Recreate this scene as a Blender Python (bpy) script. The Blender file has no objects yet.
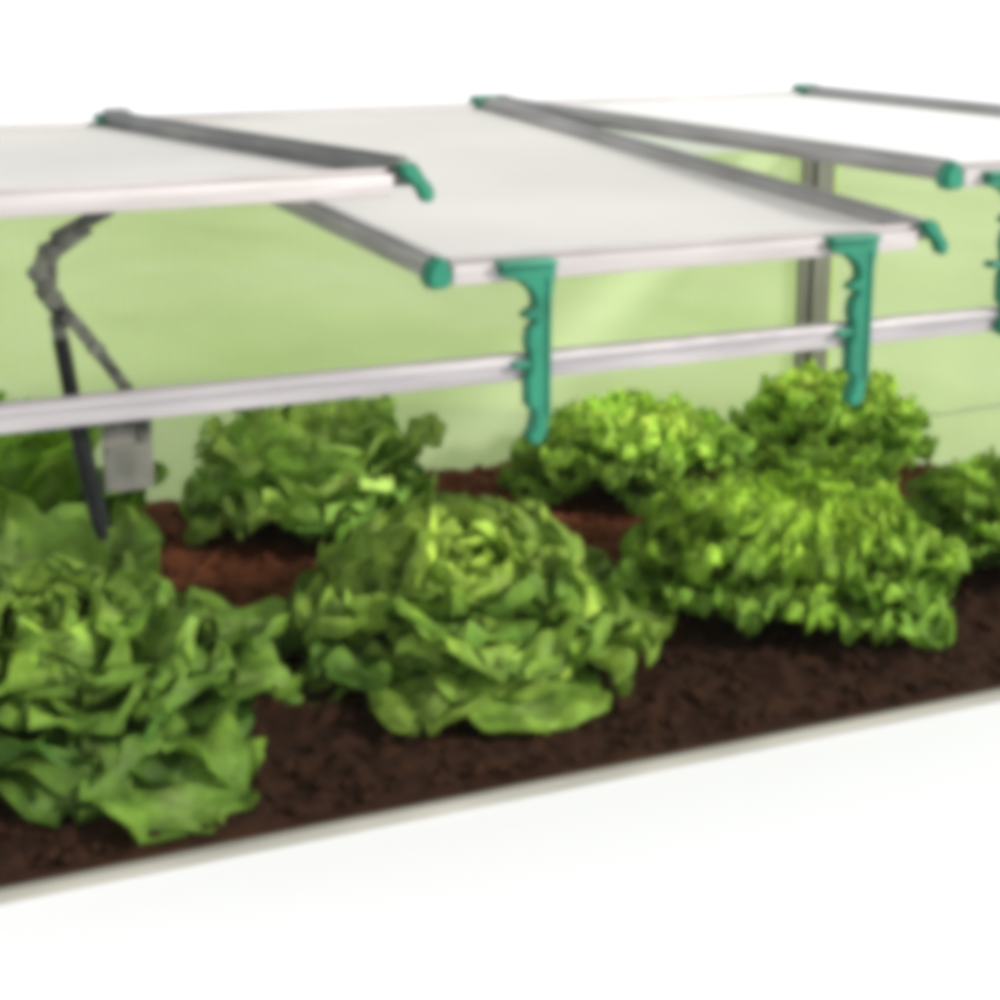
import bpy, bmesh, math, random
from mathutils import Vector, Matrix, noise
S = 0.4                      # working units -> metres (applied to everything at the end)
sc = bpy.context.scene
col = sc.collection
R = math.radians

# ------------------------------------------------------------------ helpers
def link(name, me, mat=None, parent=None, loc=None):
    o = bpy.data.objects.new(name, me); col.objects.link(o)
    if mat is not None: me.materials.append(mat)
    if parent is not None: o.parent = parent
    if loc is not None: o.location = loc
    return o
def tag(o, label=None, cat=None, group=None, kind=None):
    if label: o['label'] = label
    if cat: o['category'] = cat
    if group: o['group'] = group
    if kind: o['kind'] = kind
    return o
def empty(name, loc=(0, 0, 0)):
    o = bpy.data.objects.new(name, None); col.objects.link(o); o.location = loc
    o.empty_display_size = 0.1
    return o
class MB:
    def __init__(s): s.bm = bmesh.new()
    def box(s, x0, x1, y0, y1, z0, z1, bevel=0.004, M=None):
        b = bmesh.new(); bmesh.ops.create_cube(b, size=1)
        for v in b.verts:
            v.co = Vector(((x0+x1)/2+v.co.x*(x1-x0), (y0+y1)/2+v.co.y*(y1-y0), (z0+z1)/2+v.co.z*(z1-z0)))
        if bevel: bmesh.ops.bevel(b, geom=b.edges[:], offset=bevel, segments=2, affect='EDGES', profile=0.6)
        s._add(b, M)
    def beam(s, a, b_, w, h, bevel=0.003):
        """box from a to b_, w = across (roughly y), h = across in the x/z plane"""
        a = Vector(a); b_ = Vector(b_); d = b_-a; L = d.length
        z = d.normalized(); y = Vector((0, 1, 0)); x = y.cross(z).normalized(); y = z.cross(x)
        M = Matrix((x, y, z)).transposed().to_4x4(); M.translation = (a+b_)/2
        s.box(-h/2, h/2, -w/2, w/2, -L/2, L/2, bevel, M)
    def tube(s, a, b_, r0, r1=None, seg=20):
        r1 = r0 if r1 is None else r1
        a = Vector(a); b_ = Vector(b_); d = b_-a
        b = bmesh.new(); bmesh.ops.create_cone(b, cap_ends=True, segments=seg, radius1=r0, radius2=r1, depth=d.length)
        M = d.to_track_quat('Z', 'Y').to_matrix().to_4x4(); M.translation = (a+b_)/2
        s._add(b, M)
    def prism(s, pts, y0, y1, bevel=0.004, M=None):
        b = bmesh.new()
        vs = [b.verts.new((x, y0, z)) for x, z in pts]
        f = b.faces.new(vs)
        r = bmesh.ops.extrude_face_region(b, geom=[f])
        for v in [g for g in r['geom'] if isinstance(g, bmesh.types.BMVert)]: v.co.y = y1
        bmesh.ops.recalc_face_normals(b, faces=b.faces[:])
        if bevel: bmesh.ops.bevel(b, geom=b.edges[:], offset=bevel, segments=2, affect='EDGES')
        s._add(b, M)
    def _add(s, b, M):
        if M is not None: bmesh.ops.transform(b, matrix=M, verts=b.verts[:])
        me = bpy.data.meshes.new('t'); b.to_mesh(me); b.free(); s.bm.from_mesh(me); bpy.data.meshes.remove(me)
    def build(s, name, mat, parent=None, loc=None, M=None):
        if M is not None: bmesh.ops.transform(s.bm, matrix=M, verts=s.bm.verts[:])
        me = bpy.data.meshes.new(name); s.bm.to_mesh(me); s.bm.free()
        for p in me.polygons: p.use_smooth = True
        try: me.set_sharp_from_angle(angle=R(35))
        except Exception: pass
        return link(name, me, mat, parent, loc)

# ------------------------------------------------------------------ materials
def newmat(name):
    m = bpy.data.materials.new(name); m.use_nodes = True
    nt = m.node_tree; nt.nodes.clear()
    out = nt.nodes.new('ShaderNodeOutputMaterial')
    return m, nt, out
def N(nt, t, **k):
    n = nt.nodes.new(t)
    for a, b in k.items():
        if a in n.inputs.keys(): n.inputs[a].default_value = b
        else: setattr(n, a, b)
    return n
def ramp(nt, stops, src):
    r = nt.nodes.new('ShaderNodeValToRGB'); e = r.color_ramp.elements
    while len(e) < len(stops): e.new(0.5)
    for i, (p, c) in enumerate(stops): e[i].position = p; e[i].color = (*c, 1)
    nt.links.new(src, r.inputs[0]); return r
def coords(nt, scale=1.0, stretch=(1, 1, 1)):
    g = nt.nodes.new('ShaderNodeNewGeometry')
    mp = nt.nodes.new('ShaderNodeMapping'); mp.inputs['Scale'].default_value = [scale*v/S for v in stretch]
    nt.links.new(g.outputs['Position'], mp.inputs['Vector']); return mp.outputs[0]
def noise_tex(nt, vec, scale, detail=4, rough=0.55):
    n = N(nt, 'ShaderNodeTexNoise', Scale=scale, Detail=detail, Roughness=rough)
    nt.links.new(vec, n.inputs['Vector']); return n
def bump(nt, src, strength, dist, bsdf):
    b = N(nt, 'ShaderNodeBump', Strength=strength, Distance=dist*S)
    nt.links.new(src, b.inputs['Height']); nt.links.new(b.outputs[0], bsdf.inputs['Normal'])

def metal(name, c0, c1, metallic=0.35, rough=0.42, stretch=(1, 12, 12)):
    m, nt, out = newmat(name)
    v = coords(nt, 1, stretch); n = noise_tex(nt, v, 3.0)
    r = ramp(nt, [(0.3, c0), (0.7, c1)], n.outputs[0])
    p = N(nt, 'ShaderNodeBsdfPrincipled', Metallic=metallic, Roughness=rough)
    nt.links.new(r.outputs[0], p.inputs['Base Color'])
    n2 = noise_tex(nt, v, 9.0); bump(nt, n2.outputs[0], 0.15, 0.01, p)
    nt.links.new(p.outputs[0], out.inputs[0]); return m
alu = metal('aluminium_light', (0.33, 0.31, 0.32), (0.50, 0.47, 0.475))
alu_pale = metal('aluminium_pale', (0.36, 0.33, 0.32), (0.50, 0.465, 0.46), 0.1, 0.5)
alu_grey = metal('aluminium_grey', (0.24, 0.235, 0.225), (0.46, 0.45, 0.44), 0.4, 0.45, (12, 1, 12))
alu_shade_dark = metal('aluminium_shade_dark', (0.04, 0.05, 0.05), (0.19, 0.19, 0.175), 0.3, 0.35, (4, 1.2, 4))  # shade on the left lid's right rail put into the colour; left hinge caps reuse it
alu_post = metal('post_grey', (0.19, 0.19, 0.15), (0.28, 0.28, 0.24), 0.3, 0.5, (12, 12, 1))
sill_mat = metal('sill_beige', (0.24, 0.235, 0.20), (0.36, 0.35, 0.30), 0.1, 0.6)
steel_dark = metal('dark_steel', (0.003, 0.004, 0.004), (0.010, 0.011, 0.011), 0.0, 0.6, (6, 6, 6))
for n_ in steel_dark.node_tree.nodes:
    if n_.type == 'BSDF_PRINCIPLED': n_.inputs['Specular IOR Level'].default_value = 0.15
steel_olive = metal('mottled_steel', (0.008, 0.009, 0.007), (0.13, 0.135, 0.105), 0.4, 0.38, (9, 9, 9))  # mottled from near-black to olive grey
plate_mat = metal('bracket_plate', (0.08, 0.085, 0.065), (0.17, 0.16, 0.135), 0.3, 0.5, (5, 5, 5))

def plastic():
    m, nt, out = newmat('green_plastic')
    v = coords(nt, 1); n = noise_tex(nt, v, 14.0, 3)
    r = ramp(nt, [(0.3, (0.003, 0.135, 0.075)), (0.75, (0.010, 0.225, 0.130))], n.outputs[0])
    p = N(nt, 'ShaderNodeBsdfPrincipled', Roughness=0.38)
    nt.links.new(r.outputs[0], p.inputs['Base Color'])
    n2 = noise_tex(nt, v, 60.0); bump(nt, n2.outputs[0], 0.12, 0.01, p)
    nt.links.new(p.outputs[0], out.inputs[0]); return m
green = plastic()

def panel(name, colr, opacity, ribs=True, trans=0.5, axis='X', var=0.0, gloss=0.04):
    """twin-wall polycarbonate: part clear, part milky, with fine vertical channels"""
    m, nt, out = newmat(name)
    g = nt.nodes.new('ShaderNodeNewGeometry')
    sep = nt.nodes.new('ShaderNodeSeparateXYZ'); nt.links.new(g.outputs['Position'], sep.inputs[0])
    mul = N(nt, 'ShaderNodeMath', operation='MULTIPLY'); mul.inputs[1].default_value = 2*math.pi/(0.03*S)
    nt.links.new(sep.outputs[axis], mul.inputs[0])
    sn = N(nt, 'ShaderNodeMath', operation='SINE'); nt.links.new(mul.outputs[0], sn.inputs[0])
    v = coords(nt, 1); n = noise_tex(nt, v, 1.3, 2)
    r = ramp(nt, [(0.25, tuple(c*(1-var) for c in colr)), (0.75, tuple(min(1, c*(1+var)) for c in colr))], n.outputs[0])
    d = N(nt, 'ShaderNodeBsdfDiffuse'); t = N(nt, 'ShaderNodeBsdfTranslucent')
    nt.links.new(r.outputs[0], d.inputs[0]); nt.links.new(r.outputs[0], t.inputs[0])
    mx = N(nt, 'ShaderNodeMixShader', Fac=trans); nt.links.new(d.outputs[0], mx.inputs[1]); nt.links.new(t.outputs[0], mx.inputs[2])
    gl = N(nt, 'ShaderNodeBsdfGlossy', Roughness=0.25)
    mg = N(nt, 'ShaderNodeMixShader', Fac=gloss); nt.links.new(mx.outputs[0], mg.inputs[1]); nt.links.new(gl.outputs[0], mg.inputs[2])
    tr = N(nt, 'ShaderNodeBsdfTransparent')
    mo = N(nt, 'ShaderNodeMixShader')
    mr = N(nt, 'ShaderNodeMapRange'); mr.inputs[1].default_value = -1; mr.inputs[2].default_value = 1
    k = 0.02 if ribs else 0.0
    mr.inputs[3].default_value = max(0, opacity*(1-k)); mr.inputs[4].default_value = min(1, opacity*(1+k))
    nt.links.new(sn.outputs[0], mr.inputs[0]); nt.links.new(mr.outputs[0], mo.inputs[0])
    nt.links.new(tr.outputs[0], mo.inputs[1]); nt.links.new(mg.outputs[0], mo.inputs[2])
    if ribs:
        b = N(nt, 'ShaderNodeBump', Strength=0.05, Distance=0.002*S)
        nt.links.new(sn.outputs[0], b.inputs['Height']); nt.links.new(b.outputs[0], d.inputs['Normal'])
    nt.links.new(mo.outputs[0], out.inputs[0]); return m
lid_milky = panel('lid_milky', (0.85, 0.83, 0.81), 0.985, trans=0.50, var=0.06, gloss=0.07)
lid_lit_white = panel('lid_lit_white', (0.95, 0.95, 0.95), 0.99, trans=0.40, var=0.02)  # extra brightness of the right lid painted in as a whiter pane
clear_back = panel('clear_back', (0.76, 0.83, 0.62), 0.36, trans=0.5, var=0.12)
clear_end = panel('clear_end', (0.72, 0.77, 0.62), 0.36, trans=0.5, axis='Y', var=0.1)
clear_front = panel('clear_front', (0.8, 0.85, 0.78), 0.0015, ribs=False, gloss=0.02)

# ------------------------------------------------------------------ ground and lawn
def ground_mat():
    m, nt, out = newmat('white_ground')
    v = coords(nt, 1); n = noise_tex(nt, v, 0.6, 2)
    r = ramp(nt, [(0.0, (0.765, 0.775, 0.79)), (1.0, (0.785, 0.79, 0.80))], n.outputs[0])
    p = N(nt, 'ShaderNodeBsdfPrincipled', Roughness=0.9); p.inputs['Specular IOR Level'].default_value = 0.1
    nt.links.new(r.outputs[0], p.inputs['Base Color']); nt.links.new(p.outputs[0], out.inputs[0]); return m
g = MB(); g.box(-300, 400, -100, 600, -1.0, -0.012, 0)
tag(g.build('ground', ground_mat()), 'plain white ground in front of and beyond the cold frame', kind='structure')

def lawn_mat():
    m, nt, out = newmat('lawn')
    v = coords(nt, 1, (1, 0.55, 1)); n = noise_tex(nt, v, 0.9, 3); n2 = noise_tex(nt, v, 26, 3)
    r = ramp(nt, [(0.30, (0.31, 0.45, 0.09)), (0.5, (0.40, 0.55, 0.15)), (0.75, (0.50, 0.61, 0.27))], n.outputs[0])
    hs = N(nt, 'ShaderNodeHueSaturation'); nt.links.new(r.outputs[0], hs.inputs['Color'])
    mr = N(nt, 'ShaderNodeMapRange'); mr.inputs[3].default_value = 0.85; mr.inputs[4].default_value = 1.15
    nt.links.new(n2.outputs[0], mr.inputs[0]); nt.links.new(mr.outputs[0], hs.inputs['Value'])
    p = N(nt, 'ShaderNodeBsdfPrincipled', Roughness=0.85); p.inputs['Specular IOR Level'].default_value = 0.15
    nt.links.new(hs.outputs[0], p.inputs['Base Color']); bump(nt, n2.outputs[0], 0.25, 0.02, p)
    nt.links.new(p.outputs[0], out.inputs[0]); return m
def lawn():
    bm = bmesh.new(); nx, ny = 150, 90
    x0, x1, y0, y1 = -1.5, 13.0, 5.42, 13.5
    gr = []
    for j in range(ny+1):
        row = []
        for i in range(nx+1):
            x = x0+(x1-x0)*i/nx; y = y0+(y1-y0)*j/ny
            if j == ny: y += 0.25*noise.noise(Vector((x*0.8, 3, 1)))
            row.append(bm.verts.new((x, y, 0.03+0.03*noise.noise(Vector((x*1.2, y*1.2, 0)))+0.012*noise.noise(Vector((x*9, y*9, 0))))))
        gr.append(row)
    for j in range(ny):
        for i in range(nx): bm.faces.new((gr[j][i], gr[j][i+1], gr[j+1][i+1], gr[j+1][i]))
    # strip beside the right-hand end of the frame
    g2 = []
    for j in range(31):
        g2.append([bm.verts.new((3.87+9*i/40, 3.1+2.45*j/30, 0.025+0.012*noise.noise(Vector((i*1.7, j*1.7, 0))))) for i in range(41)])
    for j in range(30):
        for i in range(40): bm.faces.new((g2[j][i], g2[j][i+1], g2[j+1][i+1], g2[j+1][i]))
    me = bpy.data.meshes.new('lawn'); bm.to_mesh(me); bm.free()
    for p in me.polygons: p.use_smooth = True
    return tag(link('lawn', me, lawn_mat()), 'pale green lawn behind the cold frame', kind='structure')
lawn()

# ------------------------------------------------------------------ frame geometry
XL, XR, YF, YB = 0.33, 3.775, 3.255, 5.30
ZF, ZB = 0.872, 1.140
SEAM = [0.35, 1.447, 2.582, 3.69]
frame = tag(empty('cold_frame', ((XL+XR)/2, YF, 0)), 'long grey metal cold frame with three raised white lids over lettuces', 'cold frame')
FO = Vector(frame.location)
def fb(mb, name, mat, label=None):
    o = mb.build(name, mat, frame, None, Matrix.Translation(-FO))
    if label: o['label'] = label
    return o
m = MB(); m.box(XL, XR, YF-0.02, YF+0.02, ZF-0.047, ZF, 0.006); m.box(XL, XR, YF-0.028, YF-0.0205, ZF-0.016, ZF-0.004, 0.002)
fb(m, 'front_rail', alu)
m = MB(); m.box(XL-0.01, XR+0.01, YF-0.022, YF+0.006, -0.02, 0.008, 0.006); fb(m, 'bottom_rail', sill_mat, 'thin beige bottom rail along the soil edge')
m = MB(); m.box(XL, XR, YB-0.02, YB+0.02, ZB-0.05, ZB-0.01, 0.006); fb(m, 'back_rail', alu_grey)
m = MB(); m.box(XL, XR, YB-0.02, YB+0.02, -0.02, 0.03, 0.006); fb(m, 'back_sill', sill_mat)
m = MB(); m.box(XL+0.02, XR-0.02, YB-0.004, YB+0.004, 0.031, ZB-0.052, 0); fb(m, 'back_panel', clear_back, 'hazy clear back panel with the green lawn behind it')
m = MB(); m.box(XL+0.02, XR-0.02, YF-0.003, YF+0.003, 0.021, ZF-0.048, 0); fb(m, 'front_panel', clear_front)
m = MB(); m.box(XR-0.125, XR-0.004, YB-0.045, YB-0.022, 0.0, ZB-0.055, 0.006); m.box(XR-0.085, XR-0.040, YB-0.06, YB-0.0455, 0.0, ZB-0.07, 0.004)
fb(m, 'corner_post', alu_post)
for x in (XL-0.014, XR+0.002):
    m = MB(); m.prism([(YF+0.01, 0.0), (YB-0.05, 0.0), (YB-0.05, ZB-0.06), (YF+0.01, ZF-0.05)], -0.004, 0.004, 0,
                      Matrix(((0, -1, 0, x+0.006), (1, 0, 0, 0), (0, 0, 1, 0), (0, 0, 0, 1))))
    fb(m, 'end_panel', clear_end)
    m = MB(); m.beam((x+0.006, YF+0.02, ZF-0.025), (x+0.006, YB-0.05, ZB-0.036), 0.03, 0.03); fb(m, 'end_rail', alu_grey)

# lids: hinged along the back, each raised to its own height
def make_lid(x0, x1, zf, pane_mat, rail_l, rail_r, label, rh=0.022, yb=YB, over=0.0, cap_r=True, cap_l=True, drop=False):
    lid = empty('lid', (0, 0, 0)); lid.parent = frame
    lid['label'] = label
    hinge = Vector(((x0+x1)/2, yb, ZB+0.012)); yf = YF-0.02-over
    L = math.hypot(yb-yf, hinge.z-zf); ang = math.atan2(hinge.z-zf, yb-yf)
    lid.location = hinge-FO; lid.rotation_euler = (ang, 0, 0)
    w = (x1-x0)/2
    m = MB(); m.box(-w+0.045, w-0.045, -L+0.02, -0.02, -0.012, 0.0, 0); m.build('pane', pane_mat, lid)
    for sgn, mt in ((-1, rail_l), (1, rail_r)):
        m = MB(); xa, xb = sorted((sgn*w, sgn*(w-0.048)))
        m.box(xa, xb, -L+0.012, 0.0, -0.014, rh, 0.005)
        xc, xd = sorted((sgn*(w-0.012), sgn*(w-0.034)))
        m.box(xc, xd, -L+0.014, -0.002, rh+0.0005, rh+0.007, 0.003)
        m.build('side_rail', mt, lid)
    m = MB(); m.box(-w+0.05, w-0.05, -L-0.008, -L+0.04, -0.028, 0.010, 0.006); m.box(-w+0.052, w-0.052, -L+0.012, -L+0.03, 0.0105, 0.019, 0.003)
    m.build('front_edge_rail', alu_pale, lid)
    m = MB(); m.box(-w+0.05, w-0.05, -0.035, 0.012, -0.024, 0.010, 0.005); m.build('hinge_rail', alu_pale, lid)
    for sgn in (-1, 1):
        xa, xb = sorted((sgn*(w+0.006), sgn*(w-0.054)))
        if (sgn == 1 and cap_r) or (sgn == -1 and cap_l):
            m = MB()
            if sgn == 1:      # slanting claw that grips the rail corner
                m.prism([(w-0.044, 0.028), (w-0.012, 0.030), (w+0.006, 0.000), (w+0.022, -0.016), (w+0.022, -0.040), (w+0.004, -0.042), (w-0.010, -0.014), (w-0.034, 0.006)], -L-0.020, -L+0.010, 0.004)
            else:             # rounded shoe on the near corner
                m.prism([(-w-0.006, -0.026), (-w-0.004, 0.006), (-w+0.010, 0.026), (-w+0.028, 0.030), (-w+0.044, 0.006), (-w+0.048, -0.024), (-w+0.022, -0.034)], -L-0.018, -L+0.022, 0.007)
            m.build('corner_cap', green, lid)
        m = MB(); m.box(xa-0.004, xb+0.004, -0.045, 0.02, -0.022, 0.032, 0.01); m.build('hinge_cap', green if sgn == 1 else alu_shade_dark, lid)
    return lid
make_lid(SEAM[0], SEAM[1]-0.015, 1.207, lid_milky, alu_grey, alu_shade_dark, 'milky lid at the left with one side rail darkened as shade, raised highest', rh=0.032, yb=YB-0.13)
make_lid(SEAM[1]-0.003, SEAM[2]-0.01, 1.040, lid_milky, alu_grey, alu_grey, 'milky middle lid lowered onto two green notched props')
make_lid(SEAM[2]-0.002, SEAM[3], 1.158, lid_lit_white, alu_grey, alu_grey, 'milky lid at the right coloured whiter as if lit, raised above the middle one')

# green notched props that hold the lids up
def make_prop(x, ztop, label):
    p = empty('lid_prop', (x, YF-0.03, ztop)); tag(p, label, 'lid prop', 'green notched props under the lids')
    k = 1/963.0
    raw = [(78, 388), (190, 382), (191, 400), (184, 440), (181, 560), (177, 690), (172, 712), (158, 728), (143, 722), (136, 706), (146, 692), (150, 660), (136, 652),
           (134, 596), (142, 580), (140, 545), (134, 532), (139, 500), (152, 492), (150, 484), (130, 484), (128, 474), (150, 462), (150, 444), (140, 428), (120, 412), (84, 402)]
    pts = [((a-150)*k, (385-b)*k) for a, b in raw][::-1]
    pts = [(px_, pz_*0.94) for px_, pz_ in pts]
    m = MB(); m.prism(pts, -0.016, 0.016, 0.0035); m.build('notched_bar', green, p)
    m = MB(); m.box(-0.074, 0.040, -0.026, 0.026, 0.0, 0.012, 0.004); m.build('cradle', green, p)
    m = MB(); m.box(-0.042, -0.008, -0.012, 0.020, -0.188, -0.174, 0.003); m.build('peg', green, p)
    # raised ribs along the bar edge
    m = MB(); m.box(0.022, 0.030, -0.021, -0.0165, -0.28, -0.02, 0.002); m.build('edge_rib', green, p)
    return p
make_prop(1.652, 1.040, 'green notched prop under the left part of the middle lid, above curly lettuce')
make_prop(2.372, 1.040, 'green notched prop nearest the right corner of the middle lid')
make_prop(2.748, 1.150, 'green notched prop cut off by the right picture edge, under the right lid')

# automatic vent opener on the left
YO = YF+0.06
vo = tag(empty('vent_opener', (0.83, YO, 0.80)), 'dark jointed automatic vent opener with piston rod under the left lid', 'vent opener')
VO = Vector(vo.location)
def vb(mb, name, mat): return mb.build(name, mat, vo, None, Matrix.Translation(-VO))
m = MB(); m.beam((0.900, YO, 1.176), (0.800, YO, 1.128), 0.024, 0.022); m.beam((0.860, YO+0.004, 1.150), (0.782, YO+0.004, 1.100), 0.018, 0.032)
m.tube((0.792, YO-0.026, 1.108), (0.792, YO+0.026, 1.108), 0.014); vb(m, 'upper_arm', steel_olive)
m = MB(); m.beam((0.784, YO-0.02, 1.118), (0.762, YO-0.02, 1.070), 0.008, 0.024); m.beam((0.764, YO-0.02, 1.080), (0.790, YO-0.02, 1.032), 0.008, 0.028)
m.beam((0.803, YO+0.02, 1.116), (0.796, YO+0.02, 1.040), 0.008, 0.020); m.tube((0.772, YO-0.03, 1.070), (0.772, YO+0.03, 1.070), 0.013); vb(m, 'knee_link', steel_olive)
m = MB(); m.beam((0.776, YO, 1.052), (0.822, YO, 0.985), 0.02, 0.032); m.tube((0.790, YO-0.03, 1.034), (0.790, YO+0.03, 1.034), 0.016)
m.tube((0.812, YO-0.03, 1.000), (0.812, YO+0.03, 1.000), 0.012); vb(m, 'pivot_block', steel_olive)
m = MB(); m.beam((0.818, YO-0.012, 1.000), (0.870, YO-0.012, 0.925), 0.010, 0.024); m.beam((0.866, YO-0.012, 0.932), (0.914, YO-0.012, 0.858), 0.010, 0.022)
m.tube((0.860, YO-0.022, 0.940), (0.860, YO+0.0, 0.940), 0.014); vb(m, 'lower_arm', steel_olive)
m = MB(); m.beam((0.798, YO, 1.00), (0.808, YO, 0.935), 0.02, 0.024); vb(m, 'rod_collar', steel_olive)
m = MB(); m.tube((0.803, YO, 0.962), (0.824, YO, 0.800), 0.0145); m.tube((0.822, YO, 0.815), (0.852, YO, 0.632), 0.0165); m.tube((0.852, YO, 0.632), (0.857, YO, 0.600), 0.016, 0.010)
vb(m, 'piston', steel_dark)
m = MB(); m.box(0.866, 0.955, YO+0.0, YO+0.012, 0.682, 0.822, 0.004); m.box(0.872, 0.950, YO-0.006, YO-0.0005, 0.752, 0.762, 0.001)
vb(m, 'bracket_plate', plate_mat)
m = MB(); m.box(0.928, 0.946, YO-0.008, YO-0.001, 0.770, 0.832, 0.003); m.box(0.868, 0.940, YO-0.010, YO-0.001, 0.796, 0.812, 0.003); vb(m, 'mounting_tab', steel_olive)

# ------------------------------------------------------------------ soil
def soil_z(x, y):
    t = min(1, max(0, (y-YF)/1.2)); t = t*t*(3-2*t)
    return 0.012+0.075*t
def soil_mat():
    m, nt, out = newmat('soil')
    v = coords(nt, 1); n = noise_tex(nt, v, 16, 6, 0.7); n2 = noise_tex(nt, v, 3.0, 3)
    g = nt.nodes.new('ShaderNodeNewGeometry'); sp = nt.nodes.new('ShaderNodeSeparateXYZ'); nt.links.new(g.outputs['Position'], sp.inputs[0])
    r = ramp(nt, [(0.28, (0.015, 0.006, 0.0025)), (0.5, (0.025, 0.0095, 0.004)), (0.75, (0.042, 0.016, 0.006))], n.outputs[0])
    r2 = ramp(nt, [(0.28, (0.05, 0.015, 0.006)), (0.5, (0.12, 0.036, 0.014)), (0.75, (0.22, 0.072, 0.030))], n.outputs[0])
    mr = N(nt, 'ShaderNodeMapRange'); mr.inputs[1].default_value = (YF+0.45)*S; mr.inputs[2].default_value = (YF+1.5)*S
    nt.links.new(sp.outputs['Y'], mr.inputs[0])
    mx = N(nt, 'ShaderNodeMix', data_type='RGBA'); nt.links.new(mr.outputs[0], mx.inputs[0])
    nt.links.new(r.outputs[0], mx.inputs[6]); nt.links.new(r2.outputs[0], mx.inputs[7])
    p = N(nt, 'ShaderNodeBsdfPrincipled', Roughness=0.92); p.inputs['Specular IOR Level'].default_value = 0.15
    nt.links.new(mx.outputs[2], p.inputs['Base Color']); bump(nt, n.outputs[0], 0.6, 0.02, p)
    nt.links.new(p.outputs[0], out.inputs[0]); return m
def soil():
    bm = bmesh.new(); nx, ny = 300, 190
    x0, x1, y0, y1 = XL+0.01, XR-0.004, YF+0.008, YB-0.022; gr = []
    for j in range(ny+1):
        row = []
        for i in range(nx+1):
            x = x0+(x1-x0)*i/nx; y = y0+(y1-y0)*j/ny
            n = noise.fractal(Vector((x*6, y*6, 0)), 0.8, 2.1, 5)*0.018 + max(0, noise.noise(Vector((x*26, y*26, 5))))*0.026
            e = min(1, (y-y0)/0.06)
            z = soil_z(x, y)+n*(0.25+0.75*e)
            row.append(bm.verts.new((x, y, z)))
        gr.append(row)
    for j in range(ny):
        for i in range(nx): bm.faces.new((gr[j][i], gr[j][i+1], gr[j+1][i+1], gr[j+1][i]))
    # skirt
    for row in (gr[0], gr[-1]):
        lo = [bm.verts.new((v.co.x, v.co.y, -0.01)) for v in row]
        for i in range(nx): bm.faces.new((row[i], lo[i], lo[i+1], row[i+1]) if row is gr[0] else (row[i+1], lo[i+1], lo[i], row[i]))
    me = bpy.data.meshes.new('soil'); bm.to_mesh(me); bm.free()
    for p in me.polygons: p.use_smooth = True
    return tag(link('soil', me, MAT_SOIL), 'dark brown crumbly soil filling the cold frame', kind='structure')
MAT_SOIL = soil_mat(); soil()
def crumbs():
    rnd = random.Random(5); bm = bmesh.new()
    for k in range(1500):
        x = rnd.uniform(XL+0.05, XR-0.05); y = YF+0.04+(YB-YF-0.1)*rnd.random()**1.5; s = rnd.uniform(0.005, 0.017)
        b = bmesh.ops.create_icosphere(bm, subdivisions=1, radius=s)
        q = Vector((rnd.random()*9, rnd.random()*9, 0)); sx, sy = rnd.uniform(.7, 1.4), rnd.uniform(.7, 1.3)
        for v in b['verts']:
            v.co *= 1+0.5*noise.noise(v.co*90+q); v.co = Vector((v.co.x*sx+x, v.co.y*sy+y, v.co.z*0.8+soil_z(x, y)+0.008))
    me = bpy.data.meshes.new('soil_crumbs'); bm.to_mesh(me); bm.free()
    for p in me.polygons: p.use_smooth = True
    return tag(link('soil_crumbs', me, MAT_SOIL), 'loose crumbs of dark soil scattered over the bed', 'soil', kind='stuff')
crumbs()

# ------------------------------------------------------------------ lettuces
def leaf_mat():
    m, nt, out = newmat('lettuce_leaf')
    a = nt.nodes.new('ShaderNodeVertexColor'); a.layer_name = 'Col'
    v = coords(nt, 1); n = noise_tex(nt, v, 16, 5, 0.6); n2 = noise_tex(nt, v, 55, 3)
    hs = N(nt, 'ShaderNodeHueSaturation'); nt.links.new(a.outputs[0], hs.inputs['Color'])
    mr = N(nt, 'ShaderNodeMapRange'); mr.inputs[1].default_value = 0.3; mr.inputs[2].default_value = 0.7
    mr.inputs[3].default_value = 0.55; mr.inputs[4].default_value = 1.5
    nt.links.new(n.outputs[0], mr.inputs[0]); nt.links.new(mr.outputs[0], hs.inputs['Value'])
    p = N(nt, 'ShaderNodeBsdfPrincipled', Roughness=0.5); p.inputs['Specular IOR Level'].default_value = 0.16
    t = N(nt, 'ShaderNodeBsdfTranslucent')
    nt.links.new(hs.outputs[0], p.inputs['Base Color']); nt.links.new(hs.outputs[0], t.inputs[0])
    bump(nt, n2.outputs[0], 0.35, 0.02, p)
    mx = N(nt, 'ShaderNodeMixShader', Fac=0.25); nt.links.new(p.outputs[0], mx.inputs[1]); nt.links.new(t.outputs[0], mx.inputs[2])
    nt.links.new(mx.outputs[0], out.inputs[0]); return m
LEAF = leaf_mat()
def sm(t): t = max(0, min(1, t)); return t*t*(3-2*t)
def mixc(a, b, t): return tuple(a[i]*(1-t)+b[i]*t for i in range(3))

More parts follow.
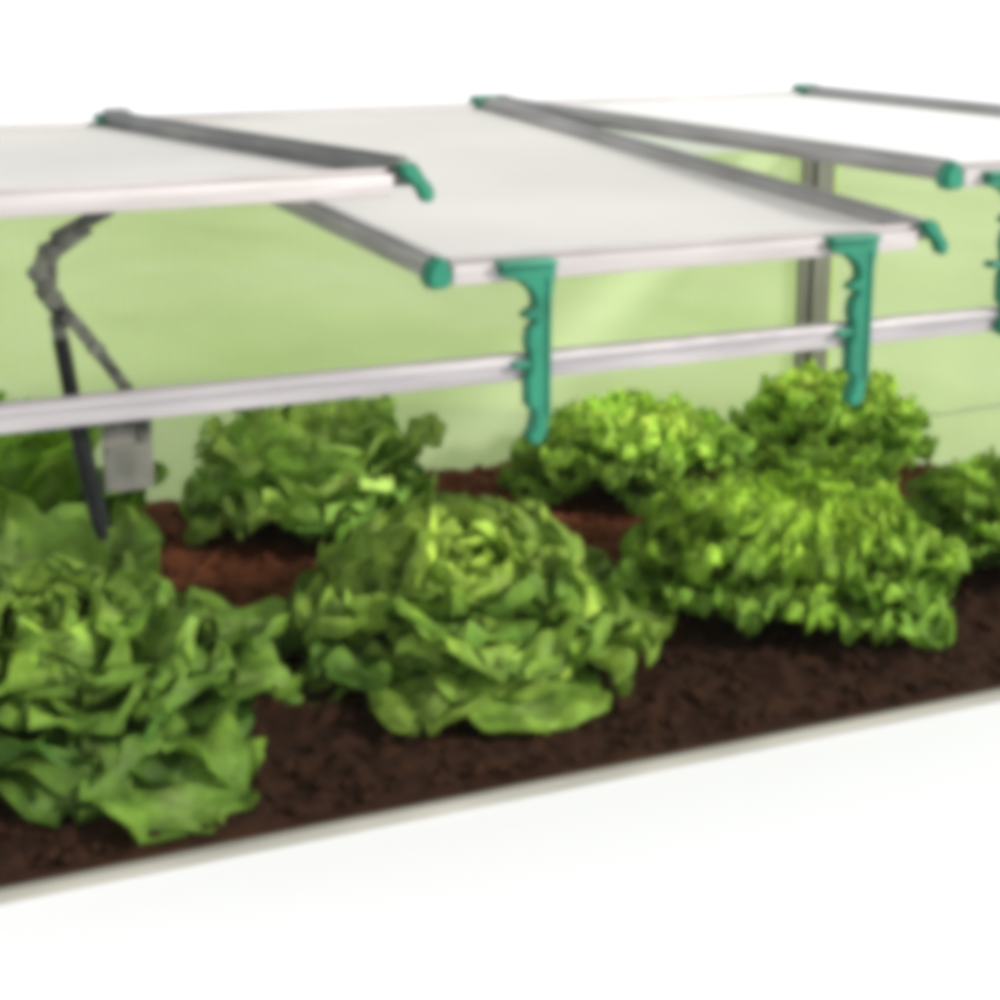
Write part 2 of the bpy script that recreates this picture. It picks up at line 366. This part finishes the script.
class Leaves:
    def __init__(s): s.v = []; s.f = []; s.c = []
    def leaf(s, rnd, phi, L, W, a0, a1, r0, z0, cup, ruf, freq, cin, cout, crinkle=0.012, nu=20, nv=17, power=1.0, tipw=0.6, squash=1.0, wrap=0.0):
        base = len(s.v)
        er = Vector((math.cos(phi), math.sin(phi), 0)); es = Vector((-math.sin(phi), math.cos(phi), 0))
        r, z = r0, z0; ph = [rnd.uniform(0, 6.28) for _ in range(5)]; twist = rnd.uniform(-0.25, 0.25)
        bend = rnd.uniform(-0.12, 0.12)*L
        q = Vector((rnd.uniform(0, 50), rnd.uniform(0, 50), rnd.uniform(0, 50)))
        br = rnd.uniform(0.72, 1.3)
        for i in range(nu+1):
            u = i/nu; a = a0+(a1-a0)*u**power
            if i: r += math.cos(a)*L/nu; z += math.sin(a)*L/nu
            t = er*math.cos(a)+Vector((0, 0, math.sin(a))); n = -er*math.sin(a)+Vector((0, 0, math.cos(a)))
            w = W*(0.22+0.78*sm(u/0.55))
            if u > tipw: w *= math.sqrt(max(0, 1-((u-tipw)/(1.0001-tipw))**2))*0.88+0.12
            w *= 1+0.10*math.sin(7*u+ph[0])
            C = er*r+Vector((0, 0, z))+es*(bend*u*u)
            for j in range(nv+1):
                v = 2*j/nv-1
                edge = max(abs(v)**1.6, sm((u-0.72)/0.28)*0.9)*sm(u/0.35)
                sv = 1 if v > 0 else -1
                # scalloped outline
                ww = w*(1+0.07*math.sin(freq*0.9*u*6.28+ph[1]*sv)*edge)
                side = v*ww
                lift = cup*(v*v)*ww
                rf = ruf*edge*(math.sin(6.28*freq*u+ph[2]*sv+2.2*v)+0.55*math.sin(6.28*freq*1.9*u+ph[3]*sv-3*v))
                rf += ruf*0.9*sm((u-0.7)/0.3)*math.sin(freq*2.6*v+ph[4])
                if wrap:
                    an = max(-1.5, min(1.5, side*wrap/max(r, 0.045)))
                    e2 = er*math.cos(an)+es*math.sin(an); s2 = es*math.cos(an)-er*math.sin(an)
                    n = -e2*math.sin(a)+Vector((0, 0, math.cos(a))); t = e2*math.cos(a)+Vector((0, 0, math.sin(a)))
                    P = e2*r+Vector((0, 0, z))+s2*(side*(1-wrap))+n*(rf+0.4*lift*(1-wrap)-0.12*abs(v)*L*edge*math.sin(a))
                else:
                    P = C+es*(side*(1-0.25*min(1, abs(cup))*v*v))+n*(lift+rf+twist*side*u)
                P += t*(ruf*0.7*edge*math.sin(6.28*freq*0.8*u+ph[4]+4*v))
                cr = crinkle*(noise.fractal(P*11+q, 1.0, 2.0, 3))+0.30*crinkle*noise.noise(P*34+q)
                rib = -0.35*crinkle*math.exp(-(v*7)**2)*(1-u)
                P += n*(cr+rib)
                P.z *= squash
                if P.z < 0.004: P.z = 0.004+0.15*(P.z-0.004) if P.z > -0.1 else -0.011
                s.v.append(P)
                vein = math.exp(-(v*5.5)**2)*(1-0.75*u)*0.75
                side_v = 0.25*max(0, math.sin((u*9-abs(v)*3.4)*2.2))**4*(1-abs(v))
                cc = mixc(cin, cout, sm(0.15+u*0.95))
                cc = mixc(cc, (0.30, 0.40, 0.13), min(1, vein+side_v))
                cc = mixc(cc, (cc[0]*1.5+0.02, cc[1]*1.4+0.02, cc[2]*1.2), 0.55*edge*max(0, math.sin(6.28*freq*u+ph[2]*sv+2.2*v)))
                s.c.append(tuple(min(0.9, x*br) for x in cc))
        for i in range(nu):
            for j in range(nv):
                a = base+i*(nv+1)+j; s.f.append((a, a+1, a+nv+2, a+nv+1))
    def build(s, name, parent):
        me = bpy.data.meshes.new(name); me.from_pydata([tuple(p) for p in s.v], [], s.f)
        ca = me.color_attributes.new('Col', 'FLOAT_COLOR', 'POINT')
        flat = []
        for c in s.c: flat += [c[0], c[1], c[2], 1.0]
        ca.data.foreach_set('color', flat)
        for p in me.polygons: p.use_smooth = True
        return link(name, me, LEAF, parent)

GA = 2.39996
def head_lettuce(loc, rad, h, seed, label, dark=(0.055, 0.13, 0.022), light=(0.19, 0.33, 0.055), n_out=22, n_mid=24, n_in=18, tilt=0, ruf=1.0, low=0, extra=()):
    """broad-leaved head: spreading outer leaves, cupped middle leaves, folded heart leaning by tilt towards the front"""
    rnd = random.Random(seed); t = empty('lettuce', loc)
    tag(t, label, 'lettuce', 'lettuces planted in the soil of the cold frame')
    kw = dict(nu=28, nv=28)
    A = Leaves()
    for k in range(n_out):
        f = k/n_out
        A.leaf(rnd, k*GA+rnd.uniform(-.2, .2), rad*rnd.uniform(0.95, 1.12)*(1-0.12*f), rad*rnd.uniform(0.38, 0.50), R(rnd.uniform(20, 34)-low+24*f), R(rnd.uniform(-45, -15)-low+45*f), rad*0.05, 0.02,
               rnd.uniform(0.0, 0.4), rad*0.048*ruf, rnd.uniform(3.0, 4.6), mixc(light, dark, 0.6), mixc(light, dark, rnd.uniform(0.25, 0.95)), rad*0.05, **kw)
    for phi, L, W, a0, a1 in extra:
        A.leaf(rnd, R(phi), L, W, R(a0), R(a1), rad*0.1, 0.05, 0.25, rad*0.055*ruf, 3.2, mixc(light, dark, 0.4), mixc(light, dark, 0.35), rad*0.05, **kw)
    A.build('outer_leaves', t)
    B = Leaves()
    for k in range(n_mid):
        f = k/n_mid
        B.leaf(rnd, k*GA+rnd.uniform(-.2, .2), h*rnd.uniform(1.0, 1.15)*(1.12-0.22*f), rad*rnd.uniform(0.36, 0.46)*(1-0.15*f), R(28+26*f+rnd.uniform(-4, 4)), R(rnd.uniform(20, 50)+65*f), rad*0.08, 0.03,
               0.6, rad*0.036*ruf, rnd.uniform(3.4, 5.2), mixc(light, dark, 0.55), mixc(light, dark, rnd.uniform(0.0, 0.5)), rad*0.05, wrap=0.7, **kw)
    b = B.build('middle_leaves', t); b.rotation_euler = (tilt*0.8, -tilt*0.3, 0); b.location = (0, 0, 0.03)
    Cc = Leaves()
    hc = (light[0]*1.18, light[1]*1.14, light[2]*1.1)
    for k in range(n_in):
        f = k/n_in
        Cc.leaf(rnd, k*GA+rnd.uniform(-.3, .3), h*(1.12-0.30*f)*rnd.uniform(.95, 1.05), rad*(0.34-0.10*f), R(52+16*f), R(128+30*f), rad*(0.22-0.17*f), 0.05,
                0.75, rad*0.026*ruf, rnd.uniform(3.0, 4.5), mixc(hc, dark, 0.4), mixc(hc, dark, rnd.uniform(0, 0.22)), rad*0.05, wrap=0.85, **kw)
    c = Cc.build('heart', t); c.rotation_euler = (tilt, -tilt*0.4, 0); c.location = (0, 0, 0.04)
    return t
def curly_lettuce(loc, rad, h, seed, label, dark=(0.08, 0.18, 0.02), light=(0.34, 0.50, 0.035), n=60, rz=0, sx=1.0):
    """dense frilly loose-leaf lettuce"""
    rnd = random.Random(seed); t = empty('lettuce', loc); t.rotation_euler = (0, 0, rz); t.scale = (sx, 1, 1)
    tag(t, label, 'lettuce', 'lettuces planted in the soil of the cold frame')
    A = Leaves(); B = Leaves()
    for k in range(n):
        f = (k+0.5)/n; inner = f > 0.5
        D = B if inner else A
        ang = 10+66*f**0.8+rnd.uniform(-7, 7)
        L = math.hypot(max(rad*0.2, rad*0.98*math.cos(R(ang))), h*0.95*math.sin(R(ang)))*rnd.uniform(0.92, 1.08)
        lt = sm(f*1.25)
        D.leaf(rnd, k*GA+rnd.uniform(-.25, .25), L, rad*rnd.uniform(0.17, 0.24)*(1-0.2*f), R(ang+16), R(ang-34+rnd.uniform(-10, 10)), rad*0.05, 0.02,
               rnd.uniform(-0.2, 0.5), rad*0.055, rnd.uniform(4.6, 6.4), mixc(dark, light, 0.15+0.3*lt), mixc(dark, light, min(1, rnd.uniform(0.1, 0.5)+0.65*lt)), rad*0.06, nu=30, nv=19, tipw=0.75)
    A.build('outer_leaves', t); B.build('heart', t)
    return t
def at(x, y): return (x, y, soil_z(x, y)-0.01)
head_lettuce(at(0.88, 3.77), 0.38, 0.30, 11, 'large dark green open lettuce at the front left with broad drooping leaves', dark=(0.035, 0.10, 0.013), light=(0.15, 0.26, 0.038), n_out=26, tilt=R(24), low=4, ruf=1.0,
             extra=[(-72, 0.50, 0.17, 26, -55), (-24, 0.46, 0.12, 42, -25), (-48, 0.40, 0.15, 30, -40), (-5, 0.46, 0.14, 50, -10), (60, 0.5, 0.17, 62, 20), (100, 0.5, 0.17, 66, 25)])
head_lettuce(at(1.80, 3.87), 0.42, 0.27, 29, 'round green head lettuce in the front centre with a folded pale heart', dark=(0.06, 0.15, 0.02), light=(0.26, 0.40, 0.06), tilt=R(30), n_out=26, n_mid=30,
             extra=[(-26, 0.435, 0.11, 32, -28), (-60, 0.42, 0.14, 30, -30)])
curly_lettuce(at(2.69, 3.87), 0.425, 0.27, 31, 'widest yellow-green curly lettuce in the front row, right of the round head', n=150, dark=(0.085, 0.20, 0.026), light=(0.33, 0.55, 0.05))
head_lettuce(at(1.83, 4.84), 0.335, 0.31, 47, 'loose pale-edged lettuce in the back row behind the round head', dark=(0.12, 0.28, 0.035), light=(0.50, 0.73, 0.16), ruf=1.3)
curly_lettuce(at(2.77, 4.80), 0.36, 0.28, 53, 'curly bright lettuce under the left green prop in the back row', n=110, dark=(0.15, 0.33, 0.045), light=(0.47, 0.74, 0.10))
curly_lettuce(at(3.47, 4.82), 0.32, 0.30, 61, 'curly bright lettuce below the right green prop, farthest back', n=100, dark=(0.18, 0.38, 0.05), light=(0.52, 0.82, 0.11))
head_lettuce(at(0.98, 4.72), 0.34, 0.36, 71, 'deep green lettuce behind the vent opener piston at the left', dark=(0.06, 0.19, 0.014), light=(0.24, 0.46, 0.035))
curly_lettuce(at(3.36, 3.88), 0.30, 0.29, 83, 'green curly lettuce cut off by the right edge of the photo', dark=(0.07, 0.18, 0.02), light=(0.24, 0.42, 0.045), n=80)
curly_lettuce(at(3.08, 4.36), 0.19, 0.22, 97, 'small curly lettuce squeezed between the front and back rows at the right', dark=(0.07, 0.19, 0.022), light=(0.27, 0.47, 0.05), n=54)

# ------------------------------------------------------------------ light
w = bpy.data.worlds.new('World'); sc.world = w; w.use_nodes = True
bg = w.node_tree.nodes['Background']; bg.inputs[0].default_value = (0.97, 0.985, 1.0, 1); bg.inputs[1].default_value = 0.98
sun = bpy.data.lights.new('sun', 'SUN'); sun.energy = 3.9; sun.angle = R(6); sun.color = (1, 0.97, 0.92)
so = bpy.data.objects.new('sun', sun); col.objects.link(so)
el, az = R(25), R(40)     # az: from straight in front of the bed towards its right
dirv = Vector((math.sin(az)*math.cos(el), -math.cos(az)*math.cos(el), math.sin(el)))
so.rotation_euler = dirv.to_track_quat('Z', 'Y').to_euler(); so.location = (2, 0, 6)

# ------------------------------------------------------------------ camera
cam = bpy.data.cameras.new('camera'); co = bpy.data.objects.new('camera', cam); col.objects.link(co)
M = Matrix(((0.8973582839, 0.1178048553, -0.4252882862), (-0.4413027422, 0.2395479399, -0.8647940068), (0.0, 0.9637109528, 0.2669479339)))
co.matrix_world = Matrix.Translation((0, 0, 1.6)) @ M.to_4x4()
cam.sensor_width = 36; cam.lens = 72; cam.clip_start = 0.05; cam.clip_end = 1000
sc.camera = co

# ------------------------------------------------------------------ scale to metres
bpy.context.view_layer.update()
done = set()
for o in bpy.data.objects:
    o.location = o.location*S
    if o.type == 'MESH' and o.data.name not in done:
        o.data.transform(Matrix.Scale(S, 4)); done.add(o.data.name)

sc.view_settings.view_transform = 'Standard'; sc.view_settings.look = 'None'; sc.view_settings.exposure = 0; sc.view_settings.gamma = 1
sc.render.engine = 'CYCLES'
sc.cycles.filter_width = 10.0
sc.cycles.max_bounces = 10; sc.cycles.transparent_max_bounces = 16
